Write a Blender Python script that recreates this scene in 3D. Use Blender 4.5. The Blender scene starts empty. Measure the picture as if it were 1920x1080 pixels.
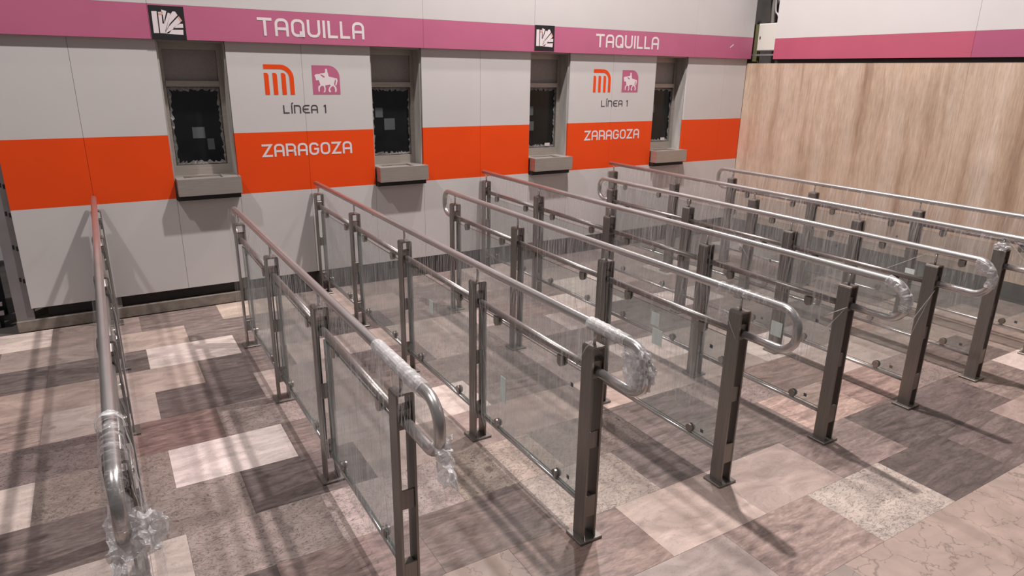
import bpy, bmesh, math, random
from mathutils import Vector, Matrix, noise
random.seed(7)
C = bpy.context.scene.collection
sc = bpy.context.scene

# ------------------------------------------------------------------ camera
cam_d = bpy.data.cameras.new('camera')
cam_d.sensor_width = 36.0
cam_d.lens = 1266.09 / 1920 * 36.0
cam_d.clip_start = 0.02
cam = bpy.data.objects.new('camera', cam_d)
C.objects.link(cam)
R0 = (0.856533874379551, -0.5158814856636402, 0.014697441608348641)      # image right
R1 = (-0.14503619021807246, -0.2679434477154457, -0.9524551497857457)    # image down
R2 = (0.4952920608765929, 0.8136784386819129, -0.30432412467101894)      # view direction
cam.matrix_world = Matrix(((R0[0], -R1[0], -R2[0], -0.3728), (R0[1], -R1[1], -R2[1], 0.0),
                           (R0[2], -R1[2], -R2[2], 1.861), (0, 0, 0, 1)))
sc.camera = cam

# ------------------------------------------------------------------ world, lights, exposure
w = bpy.data.worlds.new('hall')
sc.world = w
w.use_nodes = True
bg = w.node_tree.nodes['Background']
bg.inputs[0].default_value = (1.0, 0.94, 0.92, 1)
bg.inputs[1].default_value = 0.15
sc.view_settings.view_transform = 'Standard'
sc.view_settings.look = 'None'
sc.view_settings.exposure = 0.0
sc.view_settings.gamma = 1.0
sc.view_settings.use_curve_mapping = False
sc.cycles.transparent_max_bounces = 64
sc.cycles.max_bounces = 8
sc.cycles.caustics_reflective = False
sc.cycles.caustics_refractive = False
sc.cycles.sample_clamp_indirect = 4.0


def lamp(name, loc, target, size, power, col):
    d = bpy.data.lights.new(name, 'AREA')
    d.shape = 'DISK'
    d.size = size
    d.energy = power
    d.color = col
    o = bpy.data.objects.new(name, d)
    o.location = loc
    o.rotation_euler = (Vector(target) - Vector(loc)).to_track_quat('-Z', 'Y').to_euler()
    C.objects.link(o)


lamp('ceiling_or_fill_lamp', (3.1, 3.4, 7.9), (2.9, 3.9, 0), 0.20, 640, (1.0, 0.925, 0.895))
lamp('ceiling_or_fill_lamp', (3.35, 5.25, 4.8), (3.1, 3.2, 0), 0.14, 110, (1.0, 0.925, 0.895))
lamp('ceiling_or_fill_lamp', (-3.0, 3.3, 8.0), (0, 4.0, 0), 0.22, 285, (1.0, 0.94, 0.92))
lamp('ceiling_or_fill_lamp', (7.2, -1.6, 6.0), (5.0, 3.4, 0.6), 1.4, 22, (1.0, 0.90, 0.84))  # added fill light from the front right, not a lamp of the hall

W = 5.736      # ticket wall plane
XR = 6.30      # travertine wall plane
H = 0.95       # handrail height
XS = [-0.4527, 0.3591, 1.1511, 1.965, 2.753, 3.5436, 4.3048, 5.0997]
YP = [1.888, 2.834, 3.778, 4.719, 5.636]


# ------------------------------------------------------------------ materials
def new_mat(name):
    m = bpy.data.materials.new(name)
    m.use_nodes = True
    nt = m.node_tree
    return m, nt, nt.nodes, nt.links, nt.nodes['Principled BSDF']


def rgba(c):
    return (c[0], c[1], c[2], 1)


def simple(name, col, rough=0.5, metal=0.0, var=0.08, scale=6.0, bump=0.0, spec=0.5, stretch=(1, 1, 1)):
    m, nt, N, L, b = new_mat(name)
    tc = N.new('ShaderNodeTexCoord')
    mp = N.new('ShaderNodeMapping')
    mp.inputs['Scale'].default_value = stretch
    no = N.new('ShaderNodeTexNoise')
    no.inputs['Scale'].default_value = scale
    no.inputs['Detail'].default_value = 4
    L.new(tc.outputs['Object'], mp.inputs[0])
    L.new(mp.outputs[0], no.inputs['Vector'])
    cr = N.new('ShaderNodeValToRGB')
    cr.color_ramp.elements[0].position = 0.3
    cr.color_ramp.elements[1].position = 0.7
    cr.color_ramp.elements[0].color = rgba([v * (1 - var) for v in col])
    cr.color_ramp.elements[1].color = rgba([min(1, v * (1 + var)) for v in col])
    L.new(no.outputs[0], cr.inputs[0])
    L.new(cr.outputs[0], b.inputs['Base Color'])
    b.inputs['Roughness'].default_value = rough
    b.inputs['Metallic'].default_value = metal
    b.inputs['Specular IOR Level'].default_value = spec
    if bump:
        bp = N.new('ShaderNodeBump')
        bp.inputs['Strength'].default_value = bump
        bp.inputs['Distance'].default_value = 0.002
        L.new(no.outputs[0], bp.inputs['Height'])
        L.new(bp.outputs[0], b.inputs['Normal'])
    return m


M = {}
M['white'] = simple('white_panel', (0.575, 0.55, 0.545), 0.42, var=0.02, scale=3)
M['orange'] = simple('orange_panel', (0.78, 0.062, 0.001), 0.42, var=0.03, scale=3)
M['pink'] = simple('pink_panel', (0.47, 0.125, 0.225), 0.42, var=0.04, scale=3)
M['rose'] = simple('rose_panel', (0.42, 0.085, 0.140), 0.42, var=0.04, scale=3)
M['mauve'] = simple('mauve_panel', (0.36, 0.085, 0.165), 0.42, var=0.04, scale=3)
M['print_white'] = simple('white_print', (0.74, 0.66, 0.68), 0.5, var=0.01)
M['print_grey'] = simple('dark_grey_print', (0.06, 0.05, 0.06), 0.5, var=0.01)
M['print_black'] = simple('black_print', (0.012, 0.011, 0.013), 0.5, var=0.05)
M['print_salmon'] = simple('salmon_print', (0.70, 0.36, 0.30), 0.5, var=0.01)
M['post'] = simple('post_steel', (0.235, 0.212, 0.195), 0.42, 0.7, var=0.10, scale=9, stretch=(14, 14, 0.5))
M['steel'] = simple('polished_rail_steel', (0.54, 0.52, 0.51), 0.29, 0.82, var=0.08, scale=5, stretch=(3, 1, 3))
M['mid'] = simple('satin_rail_steel', (0.34, 0.31, 0.295), 0.40, 0.85, var=0.08, scale=5, stretch=(3, 1, 3))
M['clamp'] = simple('clamp_steel', (0.33, 0.30, 0.275), 0.33, 0.9, var=0.06)
M['frame'] = simple('brushed_window_steel', (0.44, 0.40, 0.36), 0.45, 0.45, var=0.08, scale=8, stretch=(1, 1, 12))
M['tray'] = simple('tray_steel', (0.44, 0.405, 0.375), 0.36, 0.6, var=0.08, scale=8, stretch=(1, 1, 12))
M['shutter'] = simple('grey_infill_panel', (0.34, 0.31, 0.30), 0.6, 0.1, var=0.06, scale=60)
M['black'] = simple('black_board', (0.010, 0.009, 0.009), 0.55, var=0.2)
M['dark'] = simple('dark_brown_skirting', (0.022, 0.017, 0.016), 0.35, var=0.2)
M['teal_dark'] = simple('dark_slate_skirting', (0.022, 0.026, 0.027), 0.35, var=0.3)
M['concrete'] = simple('concrete_kerb', (0.20, 0.172, 0.145), 0.85, var=0.25, scale=18, bump=0.4)
M['galv'] = simple('galvanised_upright', (0.22, 0.21, 0.215), 0.55, 0.3, var=0.08)
M['box'] = simple('painted_box', (0.62, 0.60, 0.55), 0.45, var=0.02)
M['cable'] = simple('grey_cable', (0.17, 0.155, 0.14), 0.6, var=0.2)
M['olive'] = simple('olive_board', (0.22, 0.20, 0.10), 0.7, var=0.15)
M['brown'] = simple('brown_board', (0.16, 0.12, 0.10), 0.8, var=0.4, scale=10)
M['rack'] = simple('grey_rack_beam', (0.36, 0.34, 0.335), 0.5, 0.3, var=0.06)
M['paper'] = simple('pale_paper', (0.72, 0.80, 0.77), 0.8, var=0.05)
M['notice'] = simple('dim_notice', (0.085, 0.10, 0.105), 0.7, var=0.1)
M['grout'] = simple('stone_bed', (0.10, 0.085, 0.08), 0.8, var=0.2)
M['wall_shell'] = simple('bare_wall', (0.10, 0.09, 0.085), 0.8, var=0.2)


def mat_travertine():
    m, nt, N, L, b = new_mat('travertine')
    tc = N.new('ShaderNodeTexCoord')
    mp = N.new('ShaderNodeMapping')
    mp.inputs['Scale'].default_value = (1, 1.0, 0.055)
    L.new(tc.outputs['Object'], mp.inputs[0])
    # slight waviness of the vertical bands
    wn = N.new('ShaderNodeTexNoise')
    wn.inputs['Scale'].default_value = 1.6
    wn.inputs['Detail'].default_value = 2
    L.new(tc.outputs['Object'], wn.inputs['Vector'])
    mx = N.new('ShaderNodeVectorMath')
    mx.operation = 'MULTIPLY_ADD'
    mx.inputs[1].default_value = (0.0, 0.13, 0.0)
    L.new(wn.outputs['Color'], mx.inputs[0])
    L.new(mp.outputs[0], mx.inputs[2])
    n1 = N.new('ShaderNodeTexNoise')
    n1.inputs['Scale'].default_value = 5.2
    n1.inputs['Detail'].default_value = 7
    n1.inputs['Roughness'].default_value = 0.62
    L.new(mx.outputs[0], n1.inputs['Vector'])
    cr = N.new('ShaderNodeValToRGB')
    e = cr.color_ramp.elements
    e[0].position, e[0].color = 0.30, (0.29, 0.185, 0.125, 1)
    e[1].position, e[1].color = 0.72, (0.62, 0.51, 0.43, 1)
    for pos, col in ((0.43, (0.43, 0.305, 0.22, 1)), (0.52, (0.50, 0.375, 0.285, 1)), (0.60, (0.53, 0.41, 0.325, 1))):
        k = e.new(pos)
        k.color = col
    L.new(n1.outputs[0], cr.inputs[0])
    # fine fibres
    mp2 = N.new('ShaderNodeMapping')
    mp2.inputs['Scale'].default_value = (1, 105, 7.0)
    L.new(tc.outputs['Object'], mp2.inputs[0])
    n2 = N.new('ShaderNodeTexNoise')
    n2.inputs['Scale'].default_value = 1.0
    n2.inputs['Detail'].default_value = 5
    L.new(mp2.outputs[0], n2.inputs['Vector'])
    r2 = N.new('ShaderNodeMapRange')
    r2.inputs[1].default_value, r2.inputs[2].default_value = 0.3, 0.7
    r2.inputs[3].default_value, r2.inputs[4].default_value = 0.82, 1.13
    L.new(n2.outputs[0], r2.inputs[0])
    mul = N.new('ShaderNodeMix')
    mul.data_type = 'RGBA'
    mul.blend_type = 'MULTIPLY'
    mul.inputs[0].default_value = 1.0
    L.new(cr.outputs[0], mul.inputs[6])
    L.new(r2.outputs[0], mul.inputs[7])
    n3 = N.new('ShaderNodeTexNoise')
    n3.inputs['Scale'].default_value = 2.2
    n3.inputs['Detail'].default_value = 8
    n3.inputs['Roughness'].default_value = 0.72
    L.new(tc.outputs['Object'], n3.inputs['Vector'])
    r3 = N.new('ShaderNodeMapRange')
    r3.inputs[1].default_value, r3.inputs[2].default_value = 0.3, 0.7
    r3.inputs[3].default_value, r3.inputs[4].default_value = 0.84, 1.14
    L.new(n3.outputs[0], r3.inputs[0])
    mul2 = N.new('ShaderNodeMix')
    mul2.data_type = 'RGBA'
    mul2.blend_type = 'MULTIPLY'
    mul2.inputs[0].default_value = 1.0
    L.new(mul.outputs[2], mul2.inputs[6])
    L.new(r3.outputs[0], mul2.inputs[7])
    L.new(mul2.outputs[2], b.inputs['Base Color'])
    b.inputs['Roughness'].default_value = 0.5
    bp = N.new('ShaderNodeBump')
    bp.inputs['Strength'].default_value = 0.15
    bp.inputs['Distance'].default_value = 0.002
    L.new(n2.outputs[0], bp.inputs['Height'])
    L.new(bp.outputs[0], b.inputs['Normal'])
    return m


M['travertine'] = mat_travertine()


def mat_stone(kind):
    """polished marble; each slab's own tone is its object colour, its figure is shifted by the slab's random number"""
    m, nt, N, L, b = new_mat('marble_' + kind)
    tc = N.new('ShaderNodeTexCoord')
    oi = N.new('ShaderNodeObjectInfo')
    off = N.new('ShaderNodeVectorMath')
    off.operation = 'MULTIPLY_ADD'
    off.inputs[1].default_value = (37.0, 91.0, 13.0)
    rr = N.new('ShaderNodeCombineXYZ')
    for i in range(3):
        L.new(oi.outputs['Random'], rr.inputs[i])
    L.new(rr.outputs[0], off.inputs[0])
    L.new(tc.outputs['Object'], off.inputs[2])

    def noise_tex(scale, detail, stretch, dist=0.0, rough=0.6):
        mp = N.new('ShaderNodeMapping')
        mp.inputs['Scale'].default_value = stretch
        L.new(off.outputs[0], mp.inputs[0])
        n = N.new('ShaderNodeTexNoise')
        n.inputs['Scale'].default_value = scale
        n.inputs['Detail'].default_value = detail
        n.inputs['Roughness'].default_value = rough
        n.inputs['Distortion'].default_value = dist
        L.new(mp.outputs[0], n.inputs['Vector'])
        return n

    def ramp(src, a, bpos, lo, hi):
        r = N.new('ShaderNodeMapRange')
        r.inputs[1].default_value, r.inputs[2].default_value = a, bpos
        r.inputs[3].default_value, r.inputs[4].default_value = lo, hi
        L.new(src, r.inputs[0])
        return r.outputs[0]

    def mult(a, fac):
        x = N.new('ShaderNodeMix')
        x.data_type = 'RGBA'
        x.blend_type = 'MULTIPLY'
        x.inputs[0].default_value = 1.0
        L.new(a, x.inputs[6])
        L.new(fac, x.inputs[7])
        return x.outputs[2]

    col = oi.outputs['Color']
    if kind == 'streaked':
        n = noise_tex(7.0, 7, (0.5, 2.2, 1), 1.4, 0.62)
        col = mult(col, ramp(n.outputs[0], 0.3, 0.72, 0.50, 1.45))
        n2 = noise_tex(60, 4, (0.5, 1.6, 1), 0.6)
        col = mult(col, ramp(n2.outputs[0], 0.3, 0.7, 0.76, 1.2))
    elif kind == 'speckled':
        n = noise_tex(5.0, 5, (1, 1, 1), 0.8)
        col = mult(col, ramp(n.outputs[0], 0.3, 0.7, 0.76, 1.22))
        n2 = noise_tex(52, 6, (0.8, 1.3, 1), 1.6, 0.7)
        col = mult(col, ramp(n2.outputs[0], 0.34, 0.48, 0.55, 1.12))
        nv = noise_tex(15, 6, (0.7, 1.3, 1), 2.2, 0.62)
        sb_ = N.new('ShaderNodeMath')
        sb_.operation = 'SUBTRACT'
        sb_.inputs[1].default_value = 0.5
        L.new(nv.outputs[0], sb_.inputs[0])
        ab = N.new('ShaderNodeMath')
        ab.operation = 'ABSOLUTE'
        L.new(sb_.outputs[0], ab.inputs[0])
        col = mult(col, ramp(ab.outputs[0], 0.004, 0.022, 0.34, 1.0))
    elif kind == 'cracked':
        nd = noise_tex(6, 4, (1, 1, 1))
        ad = N.new('ShaderNodeVectorMath')
        ad.operation = 'MULTIPLY_ADD'
        ad.inputs[1].default_value = (0.30, 0.30, 0.0)
        L.new(nd.outputs['Color'], ad.inputs[0])
        L.new(off.outputs[0], ad.inputs[2])
        v = N.new('ShaderNodeTexVoronoi')
        v.feature = 'DISTANCE_TO_EDGE'
        v.inputs['Scale'].default_value = 6.0
        L.new(ad.outputs[0], v.inputs['Vector'])
        n = noise_tex(4.0, 6, (1, 1, 1), 0.8)
        col = mult(col, ramp(n.outputs[0], 0.3, 0.7, 0.76, 1.2))
        col = mult(col, ramp(v.outputs[0], 0.0, 0.022, 0.58, 1.0))
    else:
        n = noise_tex(6.0, 7, (0.7, 1.6, 1), 1.2)
        col = mult(col, ramp(n.outputs[0], 0.3, 0.72, 0.70, 1.22))
        nd = noise_tex(7.0, 5, (1.0, 1.0, 1), 2.2)
        sp = N.new('ShaderNodeMath')
        sp.operation = 'SUBTRACT'
        sp.inputs[1].default_value = 0.5
        L.new(nd.outputs[0], sp.inputs[0])
        ap = N.new('ShaderNodeMath')
        ap.operation = 'ABSOLUTE'
        L.new(sp.outputs[0], ap.inputs[0])
        col = mult(col, ramp(ap.outputs[0], 0.0, 0.010, 0.72, 1.0))
    L.new(col, b.inputs['Base Color'])
    b.inputs['Roughness'].default_value = 0.30
    rn = noise_tex(8, 4, (1, 1, 1))
    L.new(ramp(rn.outputs[0], 0.3, 0.7, 0.26, 0.48), b.inputs['Roughness'])
    b.inputs['Specular IOR Level'].default_value = 0.42
    return m


for k in ('streaked', 'speckled', 'cracked', 'plain'):
    M[k] = mat_stone(k)


def mat_glass():
    m, nt, N, L, b = new_mat('barrier_glass')
    N.remove(b)
    out = N['Material Output']
    tr = N.new('ShaderNodeBsdfTransparent')
    tr.inputs[0].default_value = (0.90, 0.922, 0.918, 1)
    gl = N.new('ShaderNodeBsdfGlossy')
    gl.inputs['Roughness'].default_value = 0.06
    gl.inputs[0].default_value = (0.9, 0.95, 0.93, 1)
    df = N.new('ShaderNodeBsdfDiffuse')
    df.inputs[0].default_value = (0.62, 0.645, 0.65, 1)
    fr = N.new('ShaderNodeFresnel')
    fr.inputs[0].default_value = 1.45
    ge = N.new('ShaderNodeNewGeometry')       # one mirror reflection per pane: only where light enters, not where it leaves
    inv = N.new('ShaderNodeMath')
    inv.operation = 'SUBTRACT'
    inv.inputs[0].default_value = 1.0
    L.new(ge.outputs['Backfacing'], inv.inputs[1])
    fm = N.new('ShaderNodeMath')
    fm.operation = 'MULTIPLY'
    L.new(fr.outputs[0], fm.inputs[0])
    L.new(inv.outputs[0], fm.inputs[1])
    m1 = N.new('ShaderNodeMixShader')
    L.new(fm.outputs[0], m1.inputs[0])
    L.new(tr.outputs[0], m1.inputs[1])
    L.new(gl.outputs[0], m1.inputs[2])
    tl = N.new('ShaderNodeBsdfTranslucent')
    tl.inputs[0].default_value = (0.66, 0.685, 0.69, 1)
    dm = N.new('ShaderNodeMixShader')
    dm.inputs[0].default_value = 0.5
    L.new(df.outputs[0], dm.inputs[1])
    L.new(tl.outputs[0], dm.inputs[2])
    # thin dust film
    tc = N.new('ShaderNodeTexCoord')
    mp = N.new('ShaderNodeMapping')
    mp.inputs['Scale'].default_value = (1, 4, 1.4)
    no = N.new('ShaderNodeTexNoise')
    no.inputs['Scale'].default_value = 2.6
    no.inputs['Detail'].default_value = 5
    L.new(tc.outputs['Object'], mp.inputs[0])
    L.new(mp.outputs[0], no.inputs['Vector'])
    mr = N.new('ShaderNodeMapRange')
    mr.inputs[1].default_value, mr.inputs[2].default_value = 0.3, 0.72
    mr.inputs[3].default_value, mr.inputs[4].default_value = 0.05, 0.15
    L.new(no.outputs[0], mr.inputs[0])
    m2 = N.new('ShaderNodeMixShader')
    L.new(mr.outputs[0], m2.inputs[0])
    L.new(m1.outputs[0], m2.inputs[1])
    L.new(dm.outputs[0], m2.inputs[2])
    L.new(m2.outputs[0], out.inputs[0])
    return m


M['glass'] = mat_glass()
M['glass_edge'] = simple('green_glass_edge', (0.035, 0.07, 0.06), 0.15, var=0.1)


def mat_film(name, lo, hi, stretch, bumpy, lean=0.35, white=0.35):
    """clear stretch film: mostly see-through, with drawn-out streaks whose diffuse white stands in for glints"""
    m, nt, N, L, b = new_mat(name)
    N.remove(b)
    out = N['Material Output']
    tr = N.new('ShaderNodeBsdfTransparent')
    tr.inputs[0].default_value = (0.965, 0.965, 0.97, 1)
    gl = N.new('ShaderNodeBsdfGlossy')
    gl.inputs['Roughness'].default_value = 0.24
    df = N.new('ShaderNodeBsdfDiffuse')
    df.inputs[0].default_value = (0.90, 0.89, 0.90, 1)
    tl = N.new('ShaderNodeBsdfTranslucent')
    tl.inputs[0].default_value = (0.90, 0.89, 0.90, 1)
    ad = N.new('ShaderNodeMixShader')
    ad.inputs[0].default_value = 0.4
    L.new(df.outputs[0], ad.inputs[1])
    L.new(tl.outputs[0], ad.inputs[2])
    mw = N.new('ShaderNodeMixShader')
    mw.inputs[0].default_value = white  # share of diffuse white painted in for bright highlights
    L.new(gl.outputs[0], mw.inputs[1])
    L.new(ad.outputs[0], mw.inputs[2])
    tc = N.new('ShaderNodeTexCoord')
    mp = N.new('ShaderNodeMapping')
    mp.inputs['Scale'].default_value = stretch
    mp.inputs['Rotation'].default_value = (lean, 0, 0)
    mp.vector_type = 'TEXTURE' if False else 'POINT'
    no = N.new('ShaderNodeTexNoise')
    no.inputs['Scale'].default_value = 1.0
    no.inputs['Detail'].default_value = 5
    no.inputs['Roughness'].default_value = 0.68
    L.new(tc.outputs['Object'], mp.inputs[0])
    L.new(mp.outputs[0], no.inputs['Vector'])
    big = N.new('ShaderNodeTexNoise')
    big.inputs['Scale'].default_value = 2.2
    big.inputs['Detail'].default_value = 3
    L.new(tc.outputs['Object'], big.inputs['Vector'])
    mr = N.new('ShaderNodeMapRange')
    mr.inputs[1].default_value, mr.inputs[2].default_value = 0.50, 0.62
    mr.inputs[3].default_value, mr.inputs[4].default_value = lo, hi
    L.new(no.outputs[0], mr.inputs[0])
    bm_ = N.new('ShaderNodeMapRange')
    bm_.inputs[1].default_value, bm_.inputs[2].default_value = 0.34, 0.66
    bm_.inputs[3].default_value, bm_.inputs[4].default_value = 0.45, 1.25
    L.new(big.outputs[0], bm_.inputs[0])
    mu = N.new('ShaderNodeMath')
    mu.operation = 'MULTIPLY'
    L.new(mr.outputs[0], mu.inputs[0])
    L.new(bm_.outputs[0], mu.inputs[1])
    bp = N.new('ShaderNodeBump')
    bp.inputs['Strength'].default_value = bumpy
    bp.inputs['Distance'].default_value = 0.01
    L.new(no.outputs[0], bp.inputs['Height'])
    L.new(bp.outputs[0], gl.inputs['Normal'])
    ms = N.new('ShaderNodeMixShader')
    L.new(mu.outputs[0], ms.inputs[0])
    L.new(tr.outputs[0], ms.inputs[1])
    L.new(mw.outputs[0], ms.inputs[2])
    L.new(ms.outputs[0], out.inputs[0])
    return m


M['film'] = mat_film('stretch_film', 0.03, 0.60, (1, 75, 2.0), 0.6, lean=0.2, white=0.7)
M['film_light'] = mat_film('thin_stretch_film', 0.01, 0.36, (1, 62, 2.2), 0.6, lean=-0.35, white=0.7)
M['film_lump'] = mat_film('crumpled_film', 0.58, 1.0, (34, 34, 34), 0.9, lean=0.0, white=0.80)
M['film_crease'] = mat_film('film_crease', 0.5, 1.0, (9, 9, 9), 0.4, lean=0.0, white=0.65)
M['plaster'] = simple('streaked_plaster', (0.42, 0.395, 0.37), 0.8, var=0.30, scale=7, stretch=(1, 1, 0.25))
M['pane'] = simple('dark_booth_glass', (0.008, 0.009, 0.010), 0.12, var=0.4, scale=5)


# ------------------------------------------------------------------ geometry helpers
def add_box(bm, x0, x1, y0, y1, z0, z1, mi=0):
    v = [bm.verts.new(p) for p in ((x0, y0, z0), (x1, y0, z0), (x1, y1, z0), (x0, y1, z0),
                                   (x0, y0, z1), (x1, y0, z1), (x1, y1, z1), (x0, y1, z1))]
    for idx in ((3, 2, 1, 0), (4, 5, 6, 7), (0, 1, 5, 4), (1, 2, 6, 5), (2, 3, 7, 6), (3, 0, 4, 7)):
        f = bm.faces.new([v[i] for i in idx])
        f.material_index = mi


def box_bm(*a):
    bm = bmesh.new()
    add_box(bm, *a)
    return bm


def bevel(bm, w_, seg=1):
    bmesh.ops.bevel(bm, geom=list(bm.edges), offset=w_, segments=seg, affect='EDGES', profile=0.5)
    return bm


def add_tube(bm, pts, r, n=10, caps=True, smooth=True, rvar=None):
    pts = [Vector(p) for p in pts]
    rings = []
    prev = None
    for i, p in enumerate(pts):
        t = (pts[min(i + 1, len(pts) - 1)] - pts[max(i - 1, 0)]).normalized()
        a = prev if prev is not None else (Vector((0, 0, 1)) if abs(t.z) < 0.9 else Vector((1, 0, 0)))
        a = (a - t * a.dot(t)).normalized()
        prev = a
        b = t.cross(a)
        rad = r if rvar is None else rvar(i)
        rings.append([bm.verts.new(p + (a * math.cos(2 * math.pi * k / n) + b * math.sin(2 * math.pi * k / n)) * rad)
                      for k in range(n)])
    for i in range(len(rings) - 1):
        for k in range(n):
            f = bm.faces.new((rings[i][k], rings[i][(k + 1) % n], rings[i + 1][(k + 1) % n], rings[i + 1][k]))
            f.smooth = smooth
    if caps:
        bm.faces.new(rings[0][::-1])
        bm.faces.new(rings[-1])
    return bm


def make(name, bm, mats, parent=None, loc=(0, 0, 0)):
    me = bpy.data.meshes.new(name)
    bmesh.ops.recalc_face_normals(bm, faces=list(bm.faces))
    bm.to_mesh(me)
    bm.free()
    return obj(name, me, mats, parent, loc)


def obj(name, me, mats=None, parent=None, loc=(0, 0, 0)):
    if mats is not None and not me.materials:
        for m in (mats if isinstance(mats, (list, tuple)) else [mats]):
            me.materials.append(m)
    o = bpy.data.objects.new(name, me)
    C.objects.link(o)
    if parent:
        o.parent = parent
    o.location = loc
    return o


def root(name, label, cat, loc=(0, 0, 0), group=None, kind=None):
    o = bpy.data.objects.new(name, None)
    C.objects.link(o)
    o.location = loc
    o.empty_display_size = 0.1
    o['label'] = label
    o['category'] = cat
    if group:
        o['group'] = group
    if kind:
        o['kind'] = kind
    return o


def tag(o, label, cat, group=None, kind=None):
    o['label'] = label
    o['category'] = cat
    if group:
        o['group'] = group
    if kind:
        o['kind'] = kind
    return o


# ------------------------------------------------------------------ floor
floor = root('floor', 'polished floor of brown, grey and cream marble slabs in running bond', 'floor', kind='structure')
make('stone_bed', box_bm(-7, 9, -6, 8.2, -0.12, -0.006), M['grout'], floor)
SLW, SLH, Y0 = 0.56, 0.3768, 1.22
sbm = box_bm(-SLW / 2 + 0.0003, SLW / 2 - 0.0003, -SLH / 2 + 0.0003, SLH / 2 - 0.0003, -0.02, 0)
bevel(sbm, 0.0004)
slab_me = {}
tmp = bpy.data.meshes.new('floor_slab')
sbm.to_mesh(tmp)
sbm.free()
for k in ('streaked', 'speckled', 'cracked', 'plain'):
    me = tmp.copy()
    me.materials.append(M[k])
    slab_me[k] = me
PAL = {'streaked': [(0.20, 0.155, 0.14), (0.165, 0.135, 0.125), (0.26, 0.205, 0.18), (0.30, 0.215, 0.185), (0.21, 0.17, 0.155)],
       'speckled': [(0.29, 0.235, 0.21), (0.34, 0.275, 0.245), (0.26, 0.21, 0.19)],
       'cracked': [(0.40, 0.32, 0.275), (0.36, 0.29, 0.25)],
       'plain': [(0.50, 0.43, 0.385), (0.42, 0.345, 0.305), (0.36, 0.295, 0.26)]}
# slabs whose look can be read in the photo: (row, x centre) -> kind, colour
KNOWN = {(5, -0.01): ('plain', (0.60, 0.525, 0.49)), (9, -0.01): ('plain', (0.55, 0.485, 0.445)),
         (9, 0.55): ('streaked', (0.24, 0.19, 0.17)), (8, -0.29): ('plain', (0.42, 0.34, 0.30)), (8, 0.27): ('streaked', (0.21, 0.17, 0.155)),
         (10, -0.29): ('plain', (0.44, 0.36, 0.31)), (10, 0.27): ('streaked', (0.24, 0.20, 0.18)),
         (11, 0.55): ('plain', (0.49, 0.41, 0.34)), (11, -0.01): ('streaked', (0.26, 0.21, 0.19)),
         (7, -0.01): ('streaked', (0.19, 0.155, 0.145)), (7, 0.55): ('plain', (0.36, 0.30, 0.27)),
         (6, -0.29): ('streaked', (0.27, 0.185, 0.165)), (6, 0.27): ('speckled', (0.32, 0.262, 0.24)),
         (5, 0.55): ('streaked', (0.25, 0.20, 0.18)), (4, 0.27): ('streaked', (0.19, 0.155, 0.145)), (4, -0.29): ('speckled', (0.30, 0.25, 0.225)),
         (3, 0.55): ('speckled', (0.38, 0.315, 0.29)), (3, -0.01): ('speckled', (0.34, 0.28, 0.255)), (3, 1.11): ('speckled', (0.34, 0.28, 0.235)),
         (2, 0.83): ('streaked', (0.24, 0.185, 0.165)), (2, 0.27): ('streaked', (0.28, 0.21, 0.19)), (2, 1.39): ('speckled', (0.34, 0.29, 0.25)),
         (3, 1.67): ('speckled', (0.26, 0.215, 0.19)), (4, 1.39): ('plain', (0.34, 0.265, 0.235)), (4, 1.95): ('plain', (0.42, 0.33, 0.285)),
         (2, 1.95): ('streaked', (0.22, 0.18, 0.165)), (2, 2.51): ('streaked', (0.23, 0.19, 0.17)), (2, 3.07): ('streaked', (0.40, 0.295, 0.25)),
         (1, 1.67): ('plain', (0.46, 0.375, 0.33)), (1, 1.11): ('streaked', (0.29, 0.215, 0.185)), (1, 2.23): ('plain', (0.38, 0.31, 0.275)),
         (1, 2.79): ('streaked', (0.26, 0.205, 0.185)), (1, 3.35): ('streaked', (0.165, 0.135, 0.125)), (1, 3.91): ('streaked', (0.19, 0.15, 0.14)),
         (0, 1.39): ('plain', (0.35, 0.295, 0.265)), (0, 1.95): ('streaked', (0.33, 0.255, 0.225)), (0, 2.51): ('speckled', (0.40, 0.35, 0.31)),
         (0, 3.07): ('streaked', (0.155, 0.125, 0.115)), (0, 3.63): ('streaked', (0.20, 0.16, 0.15)), (0, 4.19): ('plain', (0.36, 0.28, 0.25)),
         (-1, 1.67): ('cracked', (0.34, 0.29, 0.255)), (-1, 2.23): ('cracked', (0.42, 0.335, 0.29)), (-1, 2.79): ('cracked', (0.42, 0.335, 0.285)),
         (-1, 3.35): ('cracked', (0.38, 0.31, 0.27)), (8, -0.85): ('streaked', (0.19, 0.155, 0.145)), (9, -0.57): ('streaked', (0.20, 0.165, 0.15)),
         (8, -0.85): ('plain', (0.37, 0.29, 0.25)), (7, -0.57): ('plain', (0.42, 0.35, 0.315)), (7, -1.13): ('streaked', (0.32, 0.25, 0.22)),
         (6, -0.85): ('speckled', (0.235, 0.19, 0.178)), (5, -0.57): ('speckled', (0.30, 0.245, 0.215)), (4, -0.85): ('streaked', (0.22, 0.175, 0.16)),
         (9, -1.13): ('streaked', (0.18, 0.15, 0.14)), (10, -0.85): ('plain', (0.34, 0.28, 0.25)), (11, -0.57): ('plain', (0.36, 0.29, 0.26))}
rnd = random.Random(21)
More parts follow.
